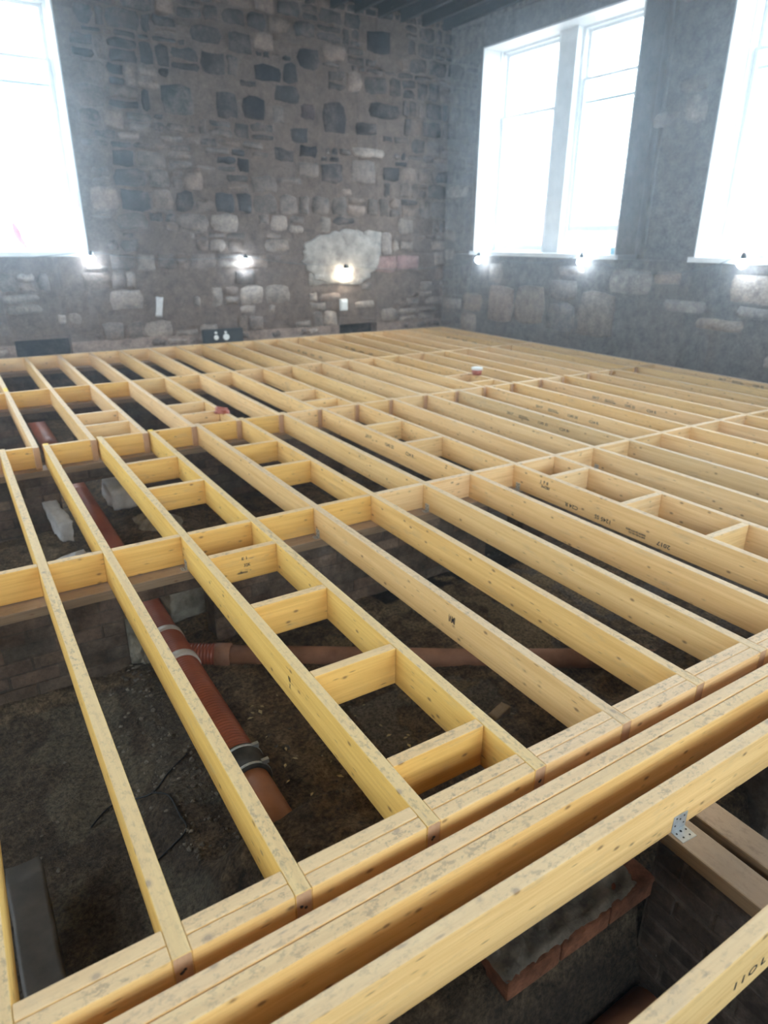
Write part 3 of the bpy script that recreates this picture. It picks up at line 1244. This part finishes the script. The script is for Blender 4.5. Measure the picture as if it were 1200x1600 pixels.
bm = bmesh.new()
pts, rs = [], []
y = 2.24
R0 = .087
while y < 10.0:
    if y < 6.0:
        for off, rr in ((0, R0 - .006), (.004, R0), (.011, R0), (.015, R0 - .006)):
            pts.append(at(y + off))
            rs.append(rr)
        y += .0205
    else:
        for off, rr in ((0, R0 - .006), (.01, R0), (.03, R0), (.04, R0 - .006)):
            pts.append(at(y + off))
            rs.append(rr)
        y += .055
tube(bm, pts, rs, 36)
link('ribbed_length', me_from(bm, 'ribbed_length', PIPE), dp)
bm = bmesh.new()
tube(bm, [at(1.74), at(2.20)], .078, 36)
link('smooth_length', me_from(bm, 'smooth_length', CLAY), dp)['label'] = 'smooth orange spigot end of the pipe'
bm = bmesh.new()
tube(bm, [at(2.10), at(2.105), at(2.13), at(2.135), at(2.20), at(2.205), at(2.24), at(2.25)],
     [.083, .094, .094, .090, .094, .100, .100, .09], 36)
cpl = link('rubber_coupler', me_from(bm, 'rubber_coupler', RUBBER), dp)
bm = bmesh.new()
for yy, r_ in ((2.115, .0955), (2.225, .1015)):
    tube(bm, [at(yy - .006), at(yy - .005), at(yy + .005), at(yy + .006)], [r_ - .001, r_ + .001, r_ + .001, r_ - .001], 36)
    bbox(bm, .055, .085, yy - 1.75 - .008, yy - 1.75 + .008, .068, .088)
link('hose_clamp', me_from(bm, 'hose_clamp', GALV), cpl)
for yy in (3.06, 3.34):
    bm = bmesh.new()
    tube(bm, [at(yy - .025), at(yy - .023), at(yy + .023), at(yy + .025)], [.090, .0955, .0955, .090], 36)
    link('clamp_band', me_from(bm, 'clamp_band', BAND), dp)
bm = bmesh.new()
pts, rs = [], []
y = 3.085
while y < 3.31:
    for off, rr in ((0, .087), (.004, .092), (.010, .092), (.014, .087)):
        pts.append(at(y + off))
        rs.append(rr)
    y += .0185
tube(bm, pts, rs, 36)
link('junction_sleeve', me_from(bm, 'junction_sleeve', PIPE), dp)

br = root('drain_pipe', (.80, 3.24, -.63))
tag(br, 'dusty orange branch pipe half buried, leaving the ribbed pipe to the right', 'pipe')
bdir = Vector((2.0, -1.27, 0)).normalized()
o0 = Vector((.74, 3.235, -.64))


def bp(t, z=0.0):
    q = o0 + bdir * t + Vector((0, 0, z))
    return (q.x - .80, q.y - 3.24, q.z + .63)


bm = bmesh.new()
pts, rs = [], []
t = .04
while t < .20:
    for off, rr in ((0, .058), (.004, .064), (.010, .064), (.014, .058)):
        pts.append(bp(t + off))
        rs.append(rr)
    t += .018
tube(bm, pts, rs, 28)
link('ribbed_collar', me_from(bm, 'ribbed_collar', PIPE), br)
bm = bmesh.new()
tube(bm, [bp(.19), bp(.195), bp(.27), bp(.275)], [.06, .067, .067, .060], 28)
tube(bm, [bp(.42), bp(.425), bp(.46), bp(.465)], [.056, .062, .062, .056], 28)
link('socket', me_from(bm, 'socket', DUSTYPIPE), br)
bm = bmesh.new()
tube(bm, [bp(.18), bp(.8, -.004), bp(1.5, -.012), bp(2.2, -.006), bp(2.75, -.012), bp(3.3, -.06)], .0555, 28)
link('pipe_barrel', me_from(bm, 'pipe_barrel', DUSTYPIPE), br)


# ------------------------------------------------------------------ rubble, offcuts, cables
def rock(name, c, r, sq, mat, label, cat, seed, sub=3, rough=.5):
    bm = bmesh.new()
    ball(bm, (0, 0, 0), r, 0, sub, sq, rough, seed)
    o = link(name, me_from(bm, name, mat), None, c, (0, 0, seed * .7))
    return tag(o, label, cat)


def slab(name, c, size, rot, mat, label, cat, seed, amp=.012):
    bm = bmesh.new()
    bbox(bm, -size[0] / 2, size[0] / 2, -size[1] / 2, size[1] / 2, -size[2] / 2, size[2] / 2)
    bmesh.ops.subdivide_edges(bm, edges=list(bm.edges), cuts=7, use_grid_fill=True)
    for v in bm.verts:
        d = Vector((wave(v.co, 9, seed), wave(v.co, 9, seed + 5), wave(v.co, 9, seed + 11)))
        v.co += d * amp * 1.6 + Vector((wave(v.co, 30, seed), wave(v.co, 30, seed + 2), wave(v.co, 30, seed + 7))) * amp * .5
    for f in bm.faces:
        f.smooth = True
    o = link(name, me_from(bm, name, mat), None, c, rot)
    return tag(o, label, cat)


slab('stone_block', (.90, 3.74, -.55), (.24, .22, .26), (0, 0, .12), RUBBLE,
     'pale rough stone block beside the ribbed pipe, through the near wall opening', 'stone', 3, .015)
rock('lime_lump', (.535, 3.37, -.575), .10, (.55, 1.1, 1.3), RUBBLE,
     'crumbling pale mortar lump at the left edge of the near wall opening', 'rubble', 5)
slab('lime_patch', (.96, 5.60, -.47), (.22, .34, .16), (.1, 0, .05), LIME,
     'white limewashed lump right of the pipe at the middle wall', 'rubble', 8, .02)
slab('lime_patch', (.43, 5.36, -.50), (.085, .80, .14), (0, 0, .03), LIME,
     'long white limewashed strip left of the pipe in the second bay', 'rubble', 9, .02)
rock('lime_lump', (.40, 4.62, -.62), .16, (.7, 1.3, .6), LIME, 'white limewashed mound left of the pipe, nearer the viewer',
     'rubble', 12)
rock('lime_lump', (1.12, 5.05, -.62), .18, (.8, 1.2, .5), RUBBLE, 'grey rubble mound right of the pipe in the second bay',
     'rubble', 14)
slab('brick_fragment', (1.912, 1.962, ground_z(1.912, 1.962) + .012), (.125, .055, .045), (0, 0, .25),
     noisy('broken_brick', (.24, .17, .11), (.40, .30, .20), 14, .9), 'small tan broken brick on the dirt below the joists', 'brick', 4, .004)
slab('timber_offcut', (-.135, 1.82, -.60), (.115, .62, .09), (0, 0, .02), noisy('wet_old_wood', (.035, .027, .020), (.085, .065, .05), 9, .5),
     'dark wet timber offcut on the ground at the bottom left corner', 'timber', 6, .006)
slab('packing_board', (3.12, 3.45, -.33), (.28, .12, .03), (0, 0, .1), LIME,
     'pale board showing in the small opening of the near sleeper wall', 'board', 2, .003)

rndp = random.Random(21)
bm = bmesh.new()
for k in range(950):
    if k < 650:
        x_, y_ = rndp.uniform(-.1, 3.4), rndp.uniform(1.3, 4.4)
        if k < 300:
            x_, y_ = rndp.gauss(.48, .08), rndp.uniform(1.9, 4.3)
    else:
        x_, y_ = rndp.uniform(.4, 5.5), rndp.uniform(3.5, 7.5)
    r_ = rndp.uniform(.004, .013) * (1.5 if rndp.random() < .08 else 1)
    ball(bm, (x_, y_, ground_z(x_, y_) + r_ * .25), r_, 0, 1, (1, rndp.uniform(.6, 1.2), .6), .5, k)
o = link('gravel', me_from(bm, 'gravel', noisy('dirty_gravel', (.07, .055, .042), (.22, .185, .145), 9, .9)))
o['kind'] = 'stuff'
tag(o, 'loose gravel and crumbs of mortar scattered over the earth', 'gravel')

bm = bmesh.new()
for k in range(60):
    x_, y_ = rndp.uniform(.85, 1.5), rndp.uniform(1.7, 2.7)
    a_ = rndp.uniform(0, 6.28)
    L_ = rndp.uniform(.008, .02)
    z_ = ground_z(x_, y_) + .008
    c_, s_ = math.cos(a_) * L_, math.sin(a_) * L_
    v_ = [bm.verts.new(p) for p in ((x_ - c_, y_ - s_, z_), (x_ + s_ * .5, y_ - c_ * .5, z_ + .004), (x_ + c_, y_ + s_, z_ + .002),
                                    (x_ - s_ * .5, y_ + c_ * .5, z_ + .003))]
    bm.faces.new(v_)
o = link('wood_shavings', me_from(bm, 'wood_shavings', flat('pale_shavings', (.55, .45, .25), .8)))
o['kind'] = 'stuff'
tag(o, 'pale wood shavings scattered on the soil right of the ribbed pipe', 'shavings')


def cable(name, pts, r, mat, label, cat='cable', sub=6, group=None):
    P_ = [Vector(p) for p in pts]
    out = []
    for i in range(len(P_) - 1):
        p0 = P_[max(i - 1, 0)]
        p1, p2 = P_[i], P_[i + 1]
        p3 = P_[min(i + 2, len(P_) - 1)]
        for k in range(sub):
            t = k / sub
            out.append(0.5 * ((2 * p1) + (-p0 + p2) * t + (2 * p0 - 5 * p1 + 4 * p2 - p3) * t * t +
                              (-p0 + 3 * p1 - 3 * p2 + p3) * t ** 3))
    out.append(P_[-1])
    bm = bmesh.new()
    tube(bm, out, r, 8)
    return tag(link(name, me_from(bm, name, mat)), label, cat, group)


gz = lambda x, y: (x, y, ground_z(x, y) + .006)
cable('thin_cable', [gz(.10, 2.36), gz(.189, 2.44), gz(.274, 2.42), gz(.353, 2.37), gz(.44, 2.42), gz(.54, 2.49)], .0035,
      CABLE, 'thin black cable trailing over the ground left of the ribbed pipe')
cable('thin_cable', [gz(.353, 2.37), gz(.40, 2.28), gz(.41, 2.16), gz(.41, 2.07), gz(.34, 2.05), gz(.27, 2.03)], .0035,
      CABLE, 'second thin black cable branching towards the viewer')

# ------------------------------------------------------------------ festoon lamps and cable along the walls
def lamp(loc, warm=False, label='', r=.055):
    e = root('festoon_lamp', loc)
    tag(e, label, 'lamp', 'string of work lamps')
    bm = bmesh.new()
    ball(bm, (0, 0, 0), r, 0, 3)
    link('bulb', me_from(bm, 'bulb', BULB_W if warm else BULB_C, smooth=True), e)
    bm = bmesh.new()
    tube(bm, [(0, 0, r * .8), (0, 0, r * .8 + .015), (0, 0, r * .8 + .05), (0, 0, r * .8 + .07)],
         [r * .55, r * .6, r * .45, .012], 16)
    link('lamp_holder', me_from(bm, 'lamp_holder', DARKBOX), e)
    return e


OFF = .11
L = [((1.80, YB - OFF, 1.20), False, 'cool white work lamp at the right corner of the left window sill'),
     ((3.96, YB - OFF, 1.145), False, 'cool white work lamp alone on the dark stone wall'),
     ((7.70 - OFF - .02, 9.12, 1.17), False, 'cool white work lamp at the left end of the right window sill'),
     ((7.70 - OFF - .02, 6.93, 1.20), False, 'cool white work lamp under the right half of the far window'),
     ((7.70 - OFF - .02, 4.60, 1.25), False, 'cool white work lamp at the right edge under the nearest window')]
for loc, wm, lab in L:
    lamp(loc, wm, lab)
lamp((5.67, YB - .10, .955), True, 'warm white work lamp glowing against the pale patch of wall', .085)
UNSEEN_FILL = ['on the right wall past the nearest window', 'farthest back on the right wall', 'on the left wall, nearest the viewer',
       'on the left wall, second from the viewer', 'on the left wall, third from the viewer',
       'on the left wall, by the stone wall', 'on the wall behind, left end', 'on the wall behind, middle',
       'on the wall behind, right end']
for q_, loc in enumerate(((7.55, 2.2, 1.2), (7.55, -.4, 1.2), (-4.15, .5, 1.2), (-4.15, 3.0, 1.2), (-4.15, 5.6, 1.2), (-4.15, 8.0, 1.2),
            (-1.5, -3.45, 1.2), (1.2, -3.45, 1.2), (5.6, -3.45, 1.2))):
    lamp(loc, False, 'unseen cool white fill lamp ' + UNSEEN_FILL[q_])  # out-of-view lamps added to brighten the foreground


def swag(a, b, sag, n=6):
    a, b = Vector(a), Vector(b)
    return [a.lerp(b, i / n) - Vector((0, 0, sag * 4 * (i / n) * (1 - i / n))) for i in range(n + 1)]


top = [(l[0][0], l[0][1], l[0][2] + .11) for l in L]
yb = YB - .05
c1 = swag((-1.3, yb, 1.17), (1.80, yb, 1.29), .04) + swag((1.82, yb, 1.29), (3.96, yb, 1.235), .07)[1:] \
    + swag((3.96, yb, 1.235), (5.67, yb, 1.09), .05)[1:] + swag((5.67, yb, 1.09), (7.60, yb, 1.03), .06)[1:]
cable('festoon_cable', c1, .0045, GREYCABLE, 'thin cable linking the work lamps along the dark stone wall')
xr = XR - .05
c2 = swag((xr - .02, 10.15, 1.03), (xr - .02, 9.12, 1.26), .05) + swag((xr - .02, 9.10, 1.26), (xr - .02, 6.93, 1.29), .12)[1:] \
    + swag((xr - .02, 6.93, 1.29), (xr - .02, 4.6, 1.34), .22)[1:] + swag((xr - .02, 4.6, 1.34), (xr - .02, 2.2, 1.3), .12)[1:]
cable('festoon_cable', c2, .0045, GREYCABLE, 'thin cable linking the work lamps under the right-hand windows')

# small things on the walls
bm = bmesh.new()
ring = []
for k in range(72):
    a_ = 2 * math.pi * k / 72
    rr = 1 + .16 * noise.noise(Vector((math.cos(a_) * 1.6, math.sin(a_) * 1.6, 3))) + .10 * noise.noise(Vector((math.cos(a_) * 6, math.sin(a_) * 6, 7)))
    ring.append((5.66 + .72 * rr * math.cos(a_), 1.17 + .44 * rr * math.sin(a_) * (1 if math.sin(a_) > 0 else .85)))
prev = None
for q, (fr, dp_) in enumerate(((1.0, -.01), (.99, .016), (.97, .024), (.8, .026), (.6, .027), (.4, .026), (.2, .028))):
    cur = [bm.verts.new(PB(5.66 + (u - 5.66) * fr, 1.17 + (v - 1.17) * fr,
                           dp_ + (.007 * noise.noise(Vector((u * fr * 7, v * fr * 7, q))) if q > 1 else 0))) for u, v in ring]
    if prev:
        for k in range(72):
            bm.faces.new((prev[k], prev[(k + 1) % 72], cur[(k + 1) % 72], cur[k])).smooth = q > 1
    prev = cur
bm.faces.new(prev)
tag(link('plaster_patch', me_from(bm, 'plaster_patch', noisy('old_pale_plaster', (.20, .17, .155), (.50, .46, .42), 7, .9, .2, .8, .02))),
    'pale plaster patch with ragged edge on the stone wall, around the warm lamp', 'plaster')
bm = bmesh.new()
bbox(bm, -.065, .065, -.03, .03, -.10, .085, bev=.012)
bbox(bm, -.045, .045, -.045, -.03, -.07, .05, bev=.008)
tag(link('junction_box', me_from(bm, 'junction_box', WHITE), None, (5.64, YB - .045, .47)),
    'small white box on the stone wall below the warm lamp', 'box')
slab('plaster_scrap', (2.64, YB - .015, .56), (.09, .03, .28), (0, .15, 0), LIME,
     'small white plaster scrap on the stone wall, left of the black panel', 'plaster', 31, .01)
e = root('socket_panel', (3.53, YB - .06, .13))
tag(e, 'black panel with four round white fittings at the foot of the stone wall', 'panel')
bm = bmesh.new()
bbox(bm, -.31, .31, -.04, .04, -.13, .07, bev=.006)
link('panel_body', me_from(bm, 'panel_body', DARKBOX), e)
for (x_, z_, r_) in ((-.12, -.025, .036), (.035, -.025, .048), (-.12, .045, .02), (.03, .045, .018)):
    bm = bmesh.new()
    tube(bm, [(x_, -.04, z_ - .02), (x_, -.058, z_ - .02), (x_, -.06, z_ - .02)], [r_, r_, r_ * .8], 20)
    link('round_fitting', me_from(bm, 'round_fitting', WHITE), e)

# small things on the joists and the sills
bm = bmesh.new()
tube(bm, [(0, 0, 0), (0, 0, .06), (0, 0, .062)], [.055, .06, .05], 20)
e = link('lidded_tub', me_from(bm, 'lidded_tub', ORANGEP), None, (5.076, 6.155, -.028))
bm = bmesh.new()
tube(bm, [(0, 0, .06), (0, 0, .085), (0, 0, .09)], [.066, .068, .05], 20)
link('lid', me_from(bm, 'lid', PAPER), e)
tag(e, 'round reddish tub with a white lid left among the far joists', 'tub')
e.location = (5.187, 6.17, .0)
rock('red_glove', (1.975, 5.90, .020), .062, (1.1, .8, .55), ORANGEP,
     'crumpled reddish glove lying over the joist past the middle cross row', 'glove', 17)
bm = bmesh.new()
tube(bm, [(0, 0, 0), (0, 0, .09)], [.05, .06], 16)
tag(link('plastic_tub', me_from(bm, 'plastic_tub', BLUEP), None, (7.9, 6.66, SILL + .06)),
    'pale blue tub on the sill at the right end of the far window', 'tub')
bm = bmesh.new()
bbox(bm, -.004, .004, -.12, .12, -.11, .11, bev=.001)
e = link('sign_card', me_from(bm, 'sign_card', PAPER), None, (1.772, YB + .15, 1.92))
bm = bmesh.new()
bbox(bm, -.006, .0, -.12, -.07, -.11, .11)
link('red_stripe', me_from(bm, 'red_stripe', REDP), e, (-.001, 0, 0))
tag(e, 'white card with a red edge fixed on the left window reveal', 'card')
bm = bmesh.new()
tube(bm, [(0, 0, .30), (.02, 0, .2), (.05, 0, .1), (.11, .0, 0)], [.015, .05, .04, .02], 10)
tag(link('warning_tape', me_from(bm, 'warning_tape', flat('pink_film', (.75, .28, .33), .5)), None, (.99, YB + .30, SILL + .10)),
    'pinkish red bundle of tape standing in the left window', 'tape')

# ------------------------------------------------------------------ haze volume added to imitate lens glare around the windows
bm = bmesh.new()
bbox(bm, XL, XR, YF, YB, 0.005, ZC - .005)
m = bpy.data.materials.new('glare_haze')
m.use_nodes = True
nt = m.node_tree
nt.nodes.clear()
mo = nt.nodes.new('ShaderNodeOutputMaterial')
mv = nt.nodes.new('ShaderNodeVolumeScatter')
mv.inputs['Color'].default_value = (.72, .86, 1, 1)
mv.inputs['Density'].default_value = .0145
mv.inputs['Anisotropy'].default_value = .84
nt.links.new(mv.outputs[0], mo.inputs['Volume'])
o = link('haze', me_from(bm, 'haze', m))
o['kind'] = 'stuff'
tag(o, 'pale blue haze added to imitate lens glare around the windows', 'haze')
